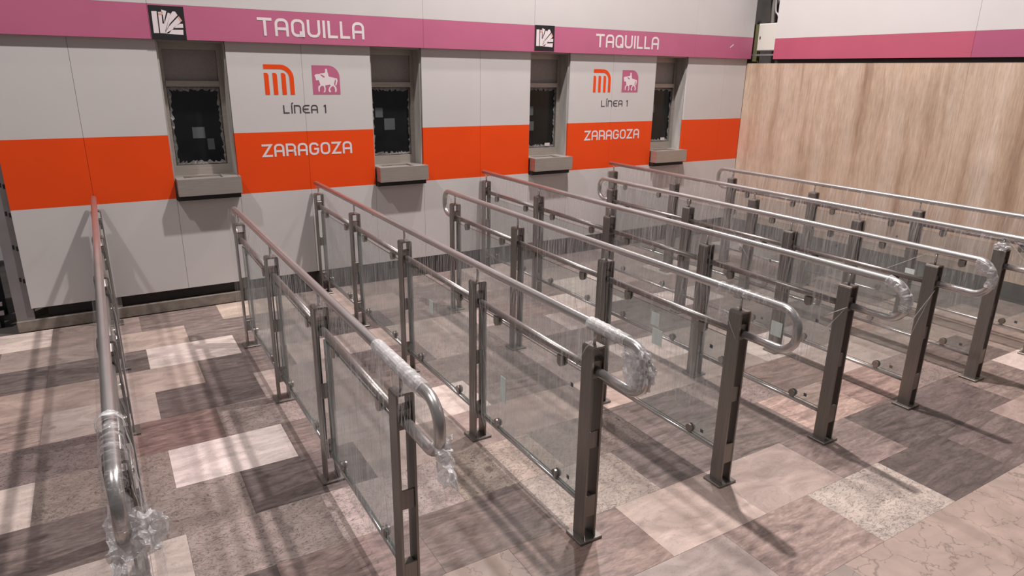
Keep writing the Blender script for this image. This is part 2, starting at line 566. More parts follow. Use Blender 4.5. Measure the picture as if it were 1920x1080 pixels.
for r in range(-2, 12):
    odd = r % 2
    x = (-1.97 if odd else -2.25) + SLW / 2
    while x < XR + 0.28:
        kn = next((v for (rr_, xx), v in KNOWN.items() if rr_ == r and abs(xx - x) < 0.05), None)
        kind = rnd.choices(['streaked', 'speckled', 'plain', 'cracked'], [0.46, 0.2, 0.27, 0.07])[0]
        col = rnd.choice(PAL[kind])
        j = rnd.uniform(0.9, 1.12)
        col = [c * j for c in col]
        if r < 0:
            kind, col = 'cracked', [c * j for c in rnd.choice(PAL['cracked'])]
        if kn:
            kind, col = kn
        y = Y0 + SLH * (r + 0.5)
        o = obj('floor_slab', slab_me[kind], None, floor, (x, y, rnd.uniform(-0.0005, 0.0)))
        f_ = 0.90 if kind == 'cracked' else 0.93 * (sum(col) / 3 / 0.26) ** 0.38
        o.color = (col[0] * f_ * 1.02, col[1] * f_ * 0.975, col[2] * f_ * 0.985, 1)
        x += SLW

# ------------------------------------------------------------------ ticket wall
wall_back = root('wall_back', 'white ticket office wall with an orange stripe and pink sign band', 'wall', (0, W, 0), kind='structure')
# everything under wall_back is placed in its own frame: y = 0 is the panel face, y > 0 goes into the wall
Z0, ZO0, ZO1, ZB = 0.178, 0.897, 1.375, 2.05


def banded_panel(x0, x1, z0, z1, name='wall_panel'):
    g = 0.0010
    bm = bmesh.new()
    x0 += g
    x1 -= g
    cuts = [z0] + [c for c in (ZO0, ZO1) if z0 < c < z1] + [z1]
    for a, b in zip(cuts[:-1], cuts[1:]):
        add_box(bm, x0, x1, 0, 0.02, a, b, 1 if abs(a - ZO0) < 1e-6 else 0)
    bmesh.ops.remove_doubles(bm, verts=list(bm.verts), dist=1e-5)
    return make(name, bm, [M['white'], M['orange']], wall_back)


WX = [(0.09 + 1.6 * k, 0.555 + 1.6 * k) for k in range(4)]
edges = [-0.955, -0.45, WX[0][0]]
for k in range(4):
    a, b = WX[k]
    nxt = WX[k + 1][0] if k < 3 else None
    banded_panel(a, b, Z0, 0.883)
    if nxt:
        mid = (1.12, 2.74, 4.303)[k]
        banded_panel(b, mid, Z0, ZB)
        banded_panel(mid, nxt, Z0, ZB)
banded_panel(-0.955, -0.45, Z0, ZB)
banded_panel(-0.45, WX[0][0], Z0, ZB)
banded_panel(WX[3][1], 5.94, Z0, ZB)
banded_panel(5.94, 6.298, Z0, ZB)
# proud upper cladding: pink sign band and white panels
PU = -0.030
ups = [-1.058, 0.065, 2.168, 3.305, 5.405, 6.325]
for a, b in zip(ups[:-1], ups[1:]):
    make('sign_band', box_bm(a + 0.001, b - 0.001, PU, 0.0, ZB, 2.283), M['pink'], wall_back)
    make('upper_panel', box_bm(a + 0.001, b - 0.001, PU, 0.0, 2.284, 3.35), M['white'], wall_back)
make('wall_core', box_bm(-1.05, 6.30, 0.32, 0.42, 0.0, 3.35), M['wall_shell'], wall_back)
make('lintel', box_bm(-1.05, 6.29, 0.021, 0.30, 2.055, 3.34), M['dark'], wall_back)


# flat print ------------------------------------------------------
def stroke(bm, pts, wd, at, mi=0, closed=False):
    """a ribbon of width wd along a polyline, mitred; at(u, v) gives the point in the wall frame"""
    n = len(pts)
    L_, R_ = [], []
    for i in range(n):
        p = Vector(pts[i])
        a = Vector(pts[(i - 1) % n]) if (closed or i > 0) else None
        b = Vector(pts[(i + 1) % n]) if (closed or i < n - 1) else None
        d1 = (p - a).normalized() if a is not None else (b - p).normalized()
        d2 = (b - p).normalized() if b is not None else d1
        n1 = Vector((-d1.y, d1.x))
        n2 = Vector((-d2.y, d2.x))
        m = (n1 + n2)
        m = m.normalized() if m.length > 1e-6 else n1
        s = wd / 2 / max(0.35, m.dot(n1))
        L_.append(bm.verts.new(at(*(p + m * s))))
        R_.append(bm.verts.new(at(*(p - m * s))))
    for i in range(n if closed else n - 1):
        j = (i + 1) % n
        bm.faces.new((L_[i], R_[i], R_[j], L_[j])).material_index = mi


def arc(cx, cy, r, a0, a1, n=6):
    return [(cx + r * math.cos(math.radians(a0 + (a1 - a0) * i / n)), cy + r * math.sin(math.radians(a0 + (a1 - a0) * i / n)))
            for i in range(n + 1)]


def glyph(ch, wd, t):
    """strokes of one letter of cap height 1 and width wd; t is the stroke width"""
    h = t / 2
    a, b, lo, hi = h, wd - h, h, 1 - h
    r = min(0.26, wd * 0.36)
    top = [(a, 0)] + arc(a + r, hi - r, r, 180, 90) + arc(b - r, hi - r, r, 90, 0) + [(b, 0)]
    if ch == 'T':
        return [([(0, hi), (wd, hi)], 0), ([(wd / 2, hi - h), (wd / 2, 0)], 0)]
    if ch == 'A':
        return [(top, 0), ([(a + h, 0.42), (b - h, 0.42)], 0)]
    if ch == 'n':
        return [([(a, 0), (a, 1)], 0), ([(a + h, hi)] + arc(b - r, hi - r, r, 90, 0) + [(b, 0)], 0)]
    if ch == 'U':
        return [([(a, 1)] + arc(a + r, lo + r, r, 180, 270) + arc(b - r, lo + r, r, 270, 360) + [(b, 1)], 0)]
    if ch == 'I':
        return [([(wd / 2, 0), (wd / 2, 1)], 0)]
    if ch == 'i':
        return [([(wd / 2, 0), (wd / 2, 1)], 0), ([(wd / 2 - 0.02, 1.10), (wd / 2 + 0.16, 1.30)], 0)]
    if ch == 'L':
        return [([(a, 1), (a, lo), (wd, lo)], 0)]
    if ch in 'OQ':
        loop = (arc(a + r, hi - r, r, 180, 90) + arc(b - r, hi - r, r, 90, 0) + arc(b - r, lo + r, r, 360, 270) + arc(a + r, lo + r, r, 270, 180))
        res = [(loop, 1)]
        if ch == 'Q':
            res.append(([(b - r, lo), (wd, lo)], 0))
            res.append(([(b - r * 0.62, lo + r * 0.95), (b - r * 0.62, lo)], 0))
            res.append(([(b, lo + r), (b, 0)], 0))
        return res
    if ch == 'Z':
        return [([(0, hi), (b - 0.02, hi), (a + 0.02, lo), (wd, lo)], 0)]
    if ch == 'R':
        return [([(a, 0), (a, hi)] + arc(b - r, hi - r, r, 90, -20) + [(b - 0.05, 0.46)], 0), ([(a + h, 0.42), (b - 0.14, 0.42)] + arc(b - 0.14, 0.28, 0.14, 90, 0, 3) + [(b, 0)], 0)]
    if ch == 'G':
        return [([(b, hi - r * 0.75)] + arc(b - r, hi - r, r, 20, 90) + arc(a + r, hi - r, r, 90, 180) + arc(a + r, lo + r, r, 180, 270) +
                 arc(b - r, lo + r, r, 270, 360) + [(b, 0.48), (wd * 0.5, 0.48)], 0)]
    if ch == 'E':
        return [([(wd, hi)] + arc(a + 0.34, hi - 0.34, 0.34, 90, 180) + arc(a + 0.34, lo + 0.34, 0.34, 180, 270) + [(wd, lo)], 0), ([(a + h, 0.5), (wd * 0.84, 0.5)], 0)]
    if ch == '1':
        return [([(0.0, 0.80), (wd - h, 0.97)], 0), ([(wd - h, 1.0), (wd - h, 0)], 0)]
    return []


def word(text, widths, gaps, x0, z0, total, cap, t, y, mat):
    tot = sum(widths) + sum(gaps)
    sx = total / tot
    bm = bmesh.new()
    cx = 0.0
    for i, ch in enumerate(text):
        if ch != ' ':
            for si, (pts, cl) in enumerate(glyph(ch, widths[i], t)):
                stroke(bm, pts, t, lambda u, v, c=cx, d=si * 0.0005: (x0 + (c + u) * sx, y - d, z0 + v * cap), closed=bool(cl))
        cx += widths[i] + (gaps[i] if i < len(gaps) else 0)
    return make('lettering', bm, mat, wall_back)


for x0, x1, z0, cap in ((0.800, 1.640, 2.100, 0.130), (4.035, 4.872, 2.112, 0.126)):
    word('TAQUILLA', [.85, .82, .82, .82, .16, .64, .64, .80], [.154] * 7, x0, z0, x1 - x0, cap, 0.16, PU - 0.0012, M['print_white'])
for x0, x1, z0, cap in ((0.752, 1.492, 1.180, 0.101), (3.968, 4.711, 1.195, 0.100)):
    word('ZARAGOZA', [.807] * 8, [.13] * 7, x0, z0, x1 - x0, cap, 0.165, -0.0012, M['print_white'])
for x0, x1, z0, cap in ((0.946, 1.292, 1.518, 0.065), (4.166, 4.522, 1.533, 0.064)):
    word('LinEA1', [.72, .16, .84, .87, .84, .29], [.22, .17, .19, .16, .74], x0, z0, x1 - x0, cap, 0.145, -0.0012, M['print_grey'])


def poly(bm, pts, at, mi=0):
    vs = [bm.verts.new(at(*p)) for p in pts]
    es = [bm.edges.new((vs[i], vs[(i + 1) % len(vs)])) for i in range(len(vs))]
    res = bmesh.ops.triangle_fill(bm, use_beauty=True, use_dissolve=False, edges=es)
    for g in res['geom']:
        if isinstance(g, bmesh.types.BMFace):
            g.material_index = mi


def m_logo(x0, z0, s):
    bm = bmesh.new()
    at = lambda u, v: (x0 + u * s, -0.0012, z0 + v * s)
    r = 0.375
    stroke(bm, [(0, 0.925)] + arc(0.925 - r, 0.925 - r, r, 90, 0, 10) + [(0.925, 0)], 0.15, at)
    for c in (0.0, 0.285, 0.575):
        poly(bm, [(c, 0), (c + .15, 0), (c + .15, .64)] + arc(c + .07, .64, .08, 0, 90, 4) + [(c, .72)], at)
    make('metro_logo', bm, M['orange'], wall_back)


HORSE = [(310, 545), (340, 550), (345, 530), (375, 545), (410, 640), (415, 660), (370, 690), (365, 750), (375, 815), (385, 832), (408, 825), (402, 760),
         (412, 712), (450, 682), (497, 690), (517, 740), (522, 790), (500, 838), (515, 852), (545, 835), (552, 760), (537, 695), (542, 668), (600, 660),
         (655, 650), (672, 680), (640, 720), (620, 785), (632, 828), (660, 850), (690, 832), (672, 795), (655, 785), (668, 740), (702, 698), (738, 690),
         (768, 722), (788, 780), (783, 838), (820, 842), (830, 780), (810, 710), (772, 668), (756, 640), (764, 580), (778, 520), (792, 520), (800, 560),
         (788, 655), (804, 680), (822, 648), (842, 540), (822, 490), (770, 486), (740, 470), (640, 450), (610, 430), (600, 372), (580, 330), (570, 262),
         (545, 240), (520, 262), (526, 300), (520, 345), (500, 360), (420, 366), (390, 380), (300, 386), (265, 420), (290, 480)]


def horse_logo(x0, z0, s):
    def uv(x, y):
        v = 1 - (y - 165) / 735
        return ((x - 185 - 65 * (1 - v)) / 680, v)
    at = lambda dy: (lambda u, v: (x0 + u * s, -dy, z0 + v * s))
    bm = bmesh.new()
    poly(bm, [(0, 0), (1, 0), (1, .60)] + arc(.60, .60, .40, 0, 90, 8)[1:] + [(0, 1)], at(0.0010), 0)
    poly(bm, [uv(*p) for p in HORSE], at(0.0018), 1)
    poly(bm, [uv(*p) for p in ((405, 392), (450, 402), (515, 440), (520, 462), (480, 458), (440, 425))], at(0.0026), 0)
    make('station_emblem', bm, [M['pink'], M['print_white']], wall_back)


m_logo(0.820, 1.664, 0.228)
m_logo(4.051, 1.678, 0.225)
horse_logo(1.195, 1.665, 0.226)
horse_logo(4.427, 1.678, 0.222)

BARS = [[(175, 285), (305, 285), (395, 850), (265, 850)], [(340, 300), (450, 300), (560, 850), (425, 850)],
        [(420, 240), (550, 282), (512, 500), (520, 600), (470, 600)], [(585, 320), (655, 340), (545, 790), (515, 620)],
        [(700, 290), (770, 290), (838, 380), (650, 600), (560, 800), (640, 400)], [(870, 405), (962, 520), (700, 770), (640, 850), (545, 850), (640, 660)],
        [(900, 600), (985, 600), (1000, 700), (740, 708)], [(720, 755), (1000, 750), (1012, 880), (550, 858), (640, 800)]]
TIPS = [[(345, 320), (455, 320), (462, 372), (352, 378)], [(872, 405), (962, 520), (925, 548), (845, 436)]]


def ticket_icon(x0, x1, z0, z1):
    def uv(x, y):
        u = (x - 75 - 150 * (y - 125) / 895) / 888
        return (u, 1 - (y - (125 + 45 * u)) / (895 - 45 * u))
    at = lambda dy: (lambda u, v: (x0 + u * (x1 - x0), PU - dy, z0 + v * (z1 - z0)))
    bm = bmesh.new()
    poly(bm, [(0, 0), (1, 0), (1, 1), (0, 1)], at(0.0010), 0)
    for b in BARS:
        poly(bm, [uv(*p) for p in b], at(0.0018), 1)
    for b in TIPS:
        poly(bm, [uv(*p) for p in b], at(0.0026), 2)
    make('ticket_icon', bm, [M['print_black'], M['print_white'], M['print_salmon']], wall_back)


ticket_icon(0.070, 0.298, 2.046, 2.274)
ticket_icon(3.308, 3.533, 2.058, 2.288)
# scratch on the band
bm = bmesh.new()
stroke(bm, [(5.955, 2.165), (6.01, 2.20)], 0.012, lambda u, v: (u, PU - 0.0012, v))
make('scuff', bm, M['print_white'], wall_back)

# skirting and kerb under the panels
base = make('baseboard_back', box_bm(0.50, 6.298, W + 0.004, W + 0.05, 0.0, 0.176), M['dark'])
tag(base, 'dark brown skirting below the white ticket wall panels', 'skirting', kind='structure')
bb = make('baseboard_left', box_bm(-0.86, 0.50, W + 0.045, W + 0.09, 0.085, 0.20), M['black'])
tag(bb, 'black recessed strip above the concrete kerb at the wall foot', 'skirting', kind='structure')
bmk = bmesh.new()
add_box(bmk, -1.06, 0.50, W + 0.012, W + 0.30, 0.0, 0.088)
kb = make('trim_1', bmk, M['concrete'])
tag(kb, 'rough concrete kerb at the foot of the ticket wall', 'kerb', kind='structure')
bev = kb.modifiers.new('bevel', 'BEVEL')
bev.width = 0.006


def upright(name, x, label, z1):
    bm = bmesh.new()
    y0, y1 = W + 0.022, W + 0.10
    add_box(bm, x - 0.055, x + 0.055, y0, y0 + 0.006, 0.088, z1)
    add_box(bm, x - 0.055, x - 0.049, y0 + 0.006, y1, 0.088, z1)
    add_box(bm, x + 0.049, x + 0.055, y0 + 0.006, y1, 0.088, z1)
    u = make(name, bm, M['galv'])
    tag(u, label, 'upright', kind='structure')
    sl = bmesh.new()
    for zz in (0.38, 0.62, 0.86, 1.06):
        if zz < z1:
            add_box(sl, x + 0.01, x + 0.022, y0 - 0.002, y0, zz, zz + 0.03)
            add_box(sl, x + 0.03, x + 0.042, y0 - 0.002, y0, zz - 0.012, zz + 0.018)
    make('slot', sl, M['black'], u)


upright('trim_2', -1.000, 'grey slotted steel upright at the left end of the ticket wall', 2.04)
upright('trim_3', -0.44, 'grey steel upright foot showing under the panels behind the leftmost railing', 0.9)


# ticket windows ---------------------------------------------------
def ticket_window(k, label):
    a, b = WX[k]
    t = root('window_%d' % (k + 1), label, 'window', (a, W, 0), kind='structure')
    wd = b - a
    FY = 0.155       # depth of the steel frame behind the panels
    zb, zt = 1.04, 2.05
    # reveal: jambs and head from the panel face back to the frame
    for s, x0 in ((0, 0.001), (1, wd - 0.012)):
        make('reveal', box_bm(x0, x0 + 0.011, 0.021, FY, zb - 0.14, zt), M['plaster'], t)
    make('reveal_head', box_bm(0.012, wd - 0.012, 0.021, FY, zt - 0.012, zt), M['frame'], t)
    fr = bmesh.new()
    add_box(fr, 0.001, 0.045, FY, FY + 0.04, zb, zt)
    add_box(fr, wd - 0.045, wd - 0.001, FY, FY + 0.04, zb, zt)
    add_box(fr, 0.045, wd - 0.045, FY, FY + 0.04, 1.988, zt)
    add_box(fr, 0.045, wd - 0.045, FY - 0.012, FY + 0.04, 1.720, 1.762)
    add_box(fr, 0.045, wd - 0.045, FY, FY + 0.04, zb, 1.125)
    make('frame', fr, M['frame'], t)
    make('infill_panel', box_bm(0.046, wd - 0.046, FY + 0.018, FY + 0.028, 1.761, 1.987), M['shutter'], t)
    make('pane', box_bm(0.046, wd - 0.046, FY + 0.026, FY + 0.032, 1.126, 1.721), M['pane'], t)
    # plastic left on the pane's edges
    rn = random.Random(40 + k)
    pf = bmesh.new()
    n = 26
    px0, px1, pz0, pz1 = 0.050, wd - 0.050, 1.130, 1.716
    loop = [(px0 + (px1 - px0) * i / n, pz0) for i in range(n)] + [(px1, pz0 + (pz1 - pz0) * i / n) for i in range(n)] + \
           [(px1 - (px1 - px0) * i / n, pz1) for i in range(n)] + [(px0, pz1 - (pz1 - pz0) * i / n) for i in range(n)]
    cxm, czm = (px0 + px1) / 2, (pz0 + pz1) / 2
    ov, iv = [], []
    for i, (x, z) in enumerate(loop):
        f = rn.uniform(0.05, 0.15)
        ov.append(pf.verts.new((x, FY + 0.022, z)))
        iv.append(pf.verts.new((x + (cxm - x) * f, FY + 0.018 - rn.uniform(0, 0.012), z + (czm - z) * f * 0.8)))
    for i in range(len(loop)):
        j = (i + 1) % len(loop)
        pf.faces.new((ov[i], ov[j], iv[j], iv[i]))
    make('plastic_edge', pf, M['film_lump'], t)
    # notices taped inside the pane
    for (nx, nz, nw, nh) in (((0.19, 1.33, 0.09, 0.085), (0.29, 1.24, 0.05, 0.085)), ((0.09, 1.46, 0.07, 0.085), (0.17, 1.35, 0.10, 0.10)),
                             ((0.10, 1.45, 0.055, 0.09), (0.08, 1.30, 0.085, 0.09)), ((0.13, 1.45, 0.05, 0.09), (0.09, 1.32, 0.075, 0.09)))[k]:
        make('notice', box_bm(nx, nx + nw, FY + 0.0235, FY + 0.0255, nz, nz + nh), M['notice'], t)
    if k in (2, 3):
        make('label_tag', box_bm(0.30, 0.36, FY + 0.012, FY + 0.016, 1.14, 1.17), M['print_white'], t)
    # steel shelf tray with a coin dish
    tr = bmesh.new()
    y0 = -0.10
    add_box(tr, 0.012, wd + 0.002, y0, y0 + 0.012, 0.925, 1.052)           # front lip
    add_box(tr, 0.012, 0.022, y0 + 0.012, 0.0, 0.925, 1.052)
    add_box(tr, wd - 0.008, wd + 0.002, y0 + 0.012, 0.0, 0.925, 1.052)
    # top with a sunk dish
    d0, d1, e0, e1 = 0.07, wd - 0.12, -0.06, 0.11
    zt_ = 1.052
    for bx in ((0.013, d0, y0 + 0.012, FY), (d1, wd - 0.013, y0 + 0.012, FY), (d0, d1, y0 + 0.012, e0), (d0, d1, e1, FY)):
        add_box(tr, bx[0], bx[1], bx[2], bx[3], zt_ - 0.012, zt_ - 0.001)
    add_box(tr, d0, d1, e0, e1, zt_ - 0.022, zt_ - 0.014)
    add_box(tr, 0.03, wd - 0.03, -0.03, 0.14, 0.905, 0.93)                  # black strip painting the shade under it is a part of its own
    make('shelf_tray', tr, M['tray'], t)
    make('shelf_shadow_strip', box_bm(0.004, wd - 0.004, -0.055, 0.019, 0.884, 0.924), M['black'], t)  # black strip stands in for the shadow gap below the tray
    make('booth_back', box_bm(0.0, wd, FY + 0.05, FY + 0.06, 0.9, 2.05), M['black'], t)


ticket_window(0, 'ticket window under the first black ticket sign, seen nearly face on')
ticket_window(1, 'ticket window with shiny coin dish, right of the larger TAQUILLA lettering')
ticket_window(2, 'narrow-looking ticket window directly below the second black ticket sign')
ticket_window(3, 'last ticket window, next to the travertine wall corner')

# ------------------------------------------------------------------ travertine wall
wall_right = root('wall_right', 'travertine wall with a pink band and white panels above', 'wall', (XR, 0, 0), kind='structure')
ty = [5.734, 4.868, 3.285, 1.70, 0.10, -1.5]
for a, b in zip(ty[:-1], ty[1:]):
    bm = box_bm(0, 0.03, b + 0.0006, a - 0.0006, 0.172, 2.000)
    make('travertine_slab', bm, M['travertine'], wall_right)
make('wall_core', box_bm(0.62, 0.72, -1.5, 6.4, 0, 3.35), M['wall_shell'], wall_right)
make('ledge_fill', box_bm(0.03, 0.10, -1.5, W - 0.002, 0.0, 1.985), M['concrete'], wall_right)
make('gap_board', box_bm(0.045, 0.06, -1.5, 5.34, 1.986, 2.10), M['black'], wall_right)
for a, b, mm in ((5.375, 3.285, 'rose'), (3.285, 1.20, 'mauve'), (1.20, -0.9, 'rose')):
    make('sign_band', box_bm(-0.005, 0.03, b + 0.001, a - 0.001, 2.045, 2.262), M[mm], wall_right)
    make('upper_panel', box_bm(-0.005, 0.03, b + 0.001, a - 0.001, 2.263, 3.35), M['white'], wall_right)
sb = make('baseboard_right', box_bm(XR + 0.002, XR + 0.029, -1.5, W - 0.002, 0.0, 0.170), M['teal_dark'])
tag(sb, 'dark slate skirting below the travertine wall', 'skirting', kind='structure')

# things in the open corner between the two claddings
jb = root('junction_box', 'white painted metal junction box in the gap above the travertine corner', 'junction box', (XR + 0.12, 5.60, 2.14))
bm = box_bm(0.006, 0.12, -0.14, 0.125, 0.0, 0.30)
bevel(bm, 0.004)
make('case', bm, M['box'], jb)
make('door', bevel(box_bm(0, 0.007, -0.132, 0.117, 0.008, 0.292), 0.002), M['box'], jb)
make('latch', bevel(box_bm(-0.006, 0.0, 0.080, 0.094, 0.13, 0.16), 0.002), M['black'], jb)
ol = make('board', box_bm(XR + 0.19, XR + 0.21, 5.74, 5.90, 2.0, 2.44), M['olive'])
tag(ol, 'narrow olive board standing behind the white junction box', 'board')
rs = make('bracket_rail', box_bm(XR + 0.10, XR + 0.145, 5.36, 6.10, 2.086, 2.104), M['galv'])
tag(rs, 'thin grey rail running under the white junction box', 'rail')
CAB = [([(XR + .235, 5.70, 3.3), (XR + .23, 5.66, 2.85), (XR + .22, 5.56, 2.68), (XR + .225, 5.38, 2.60), (XR + .23, 5.2, 2.62)], .013, 'upper grey cable sagging across the corner gap toward the white panels'),
       ([(XR + .29, 5.78, 3.3), (XR + .285, 5.72, 2.92), (XR + .275, 5.60, 2.76), (XR + .28, 5.40, 2.70), (XR + .28, 5.2, 2.71)], .012, 'highest grey cable crossing the corner gap'),
       ([(XR + .168, 5.60, 3.3), (XR + .168, 5.585, 2.8), (XR + .17, 5.59, 2.6), (XR + .172, 5.58, 2.44)], .020, 'straight grey conduit dropping into the top of the junction box'),
       ([(XR + .13, 5.55, 3.3), (XR + .13, 5.53, 2.64), (XR + .13, 5.49, 2.53), (XR + .13, 5.43, 2.475), (XR + .13, 5.30, 2.45)], .010, 'pale cable curling down beside the conduit toward the white panels')]


def smooth_path(pts, n=8):
    pts = [Vector(p) for p in pts]
    out = []
    for i in range(len(pts) - 1):
        p0, p1, p2, p3 = pts[max(i - 1, 0)], pts[i], pts[i + 1], pts[min(i + 2, len(pts) - 1)]
        for k in range(n):
            t = k / n
            out.append(0.5 * ((2 * p1) + (p2 - p0) * t + (2 * p0 - 5 * p1 + 4 * p2 - p3) * t * t + (3 * p1 - p0 - 3 * p2 + p3) * t ** 3))
    out.append(pts[-1])
    return out


for i, (pts, r, lab) in enumerate(CAB):
    bm = bmesh.new()
    add_tube(bm, smooth_path(pts), r, 8)
    tag(make('conduit' if i == 2 else 'cable', bm, M['rack'] if i == 3 else M['cable']), lab, 'conduit' if i == 2 else 'cable')

# ------------------------------------------------------------------ opening at the far left
bw = make('wall_left', box_bm(-4.5, -1.66, W + 1.3, W + 1.4, 0, 3.3), M['wall_shell'])
tag(bw, 'dark wall inside the opening at the left edge', 'wall', kind='structure')
rk = root('storage_rack', 'low grey rack with brown boards in the dark opening at far left', 'rack', (-1.76, W + 0.22, 0))
for x in (-0.62, 0.55):
    make('upright', box_bm(x - 0.03, x + 0.03, 0.0, 0.03, 0.0, 0.86), M['galv'], rk)
for z, hh in ((0.725, 0.022), (0.185, 0.022), (0.118, 0.030)):
    make('beam', box_bm(-0.60, 0.62, -0.035, 0.0, z - hh / 2, z + hh / 2), M['rack'], rk)
for z0, z1 in ((0.42, 0.56), (0.215, 0.375)):
    make('board', box_bm(-0.58, 0.58, 0.10, 0.13, z0, z1), M['brown'], rk)
make('kick_board', box_bm(-0.58, 0.60, 0.02, 0.05, 0.0, 0.10), M['black'], rk)
make('back_board', box_bm(-0.60, 0.60, 0.32, 0.34, 0.0, 1.10), M['black'], rk)


# ------------------------------------------------------------------ railings
PW, PD, PT, PTOP = 0.0325, 0.034, 0.0085, 0.872      # half width, half depth, plate thickness, top
RZ, BZ = 0.768, 0.148
TR = 0.0185


def rounded_u(bm):
    """inverted U of flat bar with softened top corners"""
    prof = []
    r = 0.010
    outer = [(-PW, 0.012), (-PW, PTOP - r), (-PW + r * .3, PTOP - r * .3), (-PW + r, PTOP), (PW - r, PTOP), (PW - r * .3, PTOP - r * .3), (PW, PTOP - r), (PW, 0.012)]
    q = PT
    inner = [(-PW + q, 0.012), (-PW + q, PTOP - q - .004), (-PW + q + .001, PTOP - q - .001), (-PW + q + .004, PTOP - q), (PW - q - .004, PTOP - q),
             (PW - q - .001, PTOP - q - .001), (PW - q, PTOP - q - .004), (PW - q, 0.012)]
    rows = []
    for y in (-PD, PD):
        rows.append(([bm.verts.new((x, y, z)) for x, z in outer], [bm.verts.new((x, y, z)) for x, z in inner]))
    (o0, i0), (o1, i1) = rows
    n = len(outer)
    for i in range(n - 1):
        bm.faces.new((o0[i], o0[i + 1], o1[i + 1], o1[i]))
        bm.faces.new((i0[i + 1], i0[i], i1[i], i1[i + 1]))
        bm.faces.new((o0[i + 1], o0[i], i0[i], i0[i + 1]))
        bm.faces.new((o1[i], o1[i + 1], i1[i + 1], i1[i]))
    for e in (0, n - 1):
        bm.faces.new((o0[e], o1[e], i1[e], i0[e]))


bm = bmesh.new()
rounded_u(bm)
ME_POST = bpy.data.meshes.new('post')
bmesh.ops.recalc_face_normals(bm, faces=list(bm.faces))
bm.to_mesh(ME_POST)
bm.free()
ME_POST.materials.append(M['post'])


def mesh_of(name, bm, mat):
    me = bpy.data.meshes.new(name)
    bmesh.ops.recalc_face_normals(bm, faces=list(bm.faces))
    bm.to_mesh(me)
    bm.free()
    me.materials.append(mat)
    return me


ME_BASE = mesh_of('base_plate', bevel(box_bm(-0.057, 0.057, -0.052, 0.052, 0.0, 0.012), 0.002), M['post'])
gi = PW - PT
ME_BLOCK = mesh_of('rail_block', bevel(box_bm(-gi, gi, -0.024, 0.024, RZ - 0.032, RZ + 0.042), 0.002), M['post'])
ME_TIE = mesh_of('tie_plate', bevel(box_bm(-gi, gi, -0.026, -0.018, 0.432, 0.506), 0.001), M['post'])
ME_LOW = mesh_of('lower_block', bevel(box_bm(-gi, gi, -0.024, 0.024, BZ - 0.030, BZ + 0.048), 0.002), M['post'])
ME_FRONT = mesh_of('front_plate', bevel(box_bm(-gi, gi, -0.033, -0.026, 0.115, 0.215), 0.001), M['post'])
bm = bmesh.new()
add_tube(bm, [(0, 0, PTOP - 0.004), (0, 0, H - TR + 0.004)], 0.0062, 10)
ME_SPIN = mesh_of('spindle', bm, M['steel'])


def clamp_mesh(up):
    """round glass clamp, a disc either side of the pane with a neck to the rail"""
    bm = bmesh.new()
    r = 0.021
    for s in (-1, 1):
        pts = [(r * math.cos(a), r * math.sin(a)) for a in [math.pi * (1 + i / 10) for i in range(11)]]
        if up:                      # hangs under the middle rail
            pts += [(r, 0.028), (-r, 0.028)]
        else:
            pts = [(r * math.cos(2 * math.pi * i / 18), r * math.sin(2 * math.pi * i / 18)) for i in range(18)]
        f0 = [bm.verts.new((s * 0.006, y, z)) for y, z in pts]
        f1 = [bm.verts.new((s * 0.014, y * .93, z * .93)) for y, z in pts]
        for i in range(len(pts)):
            j = (i + 1) % len(pts)
            bm.faces.new((f0[i], f0[j], f1[j], f1[i]))
        bm.faces.new(f1)
        bm.faces.new(f0[::-1])
    if not up:
        add_box(bm, -0.006, 0.006, -0.008, 0.008, -0.036, -0.014)
    return mesh_of('glass_clamp', bm, M['clamp'])


ME_CU, ME_CL = clamp_mesh(True), clamp_mesh(False)
GL0 = PD + 0.012


def glass_mesh(length):
    bm = bmesh.new()
    add_box(bm, -0.004, 0.004, -length / 2, length / 2, BZ + 0.020, 0.728)
    bm.faces.ensure_lookup_table()
    for f in bm.faces:
        f.normal_update()
        f.material_index = 0 if abs(f.normal.x) > 0.9 else 1
    me = bpy.data.meshes.new('glass_panel')
    bm.to_mesh(me)
    bm.free()
    me.materials.append(M['glass'])
    me.materials.append(M['glass_edge'])
    return me


ME_GLASS = [glass_mesh(YP[i + 1] - YP[i] - 2 * GL0) for i in range(4)]


def rail_path(straight):
    """handrail centreline with its loop(s): runs along y at height H and returns at RZ"""
    r = 0.080
    hz = (H - RZ) / 2
    yf = 1.575 + TR
    pts = [(0, YP[0] - PD + 0.004, RZ), (0, yf + r + 0.02, RZ)]
    pts += [(0, yf + r - r * math.sin(a), RZ + r - r * math.cos(a)) for a in [math.pi / 2 * i / 8 for i in range(9)]]
    pts += [(0, yf + r - r * math.cos(a), H - r + r * math.sin(a)) for a in [math.pi / 2 * i / 8 for i in range(9)]]
    if straight:
        pts += [(0, 2.6, H), (0, 4.0, H), (0, 5.700, H)]
    else:
        yb = 4.925 - TR
        pts += [(0, 2.6, H), (0, 4.0, H)]
        pts += [(0, yb - r + r * math.sin(a), H - r + r * math.cos(a)) for a in [math.pi / 2 * i / 8 for i in range(9)]]
        pts += [(0, yb - r + r * math.cos(a), RZ + r - r * math.sin(a)) for a in [math.pi / 2 * i / 8 for i in range(9)]]
        pts += [(0, YP[3] + PD - 0.004, RZ)]
    return pts


def build_railing_proto():
    me = {}
    for st in (True, False):
        bm = bmesh.new()
        add_tube(bm, rail_path(st), TR, 14)
        me[st] = mesh_of('handrail', bm, M['steel'])
    return me


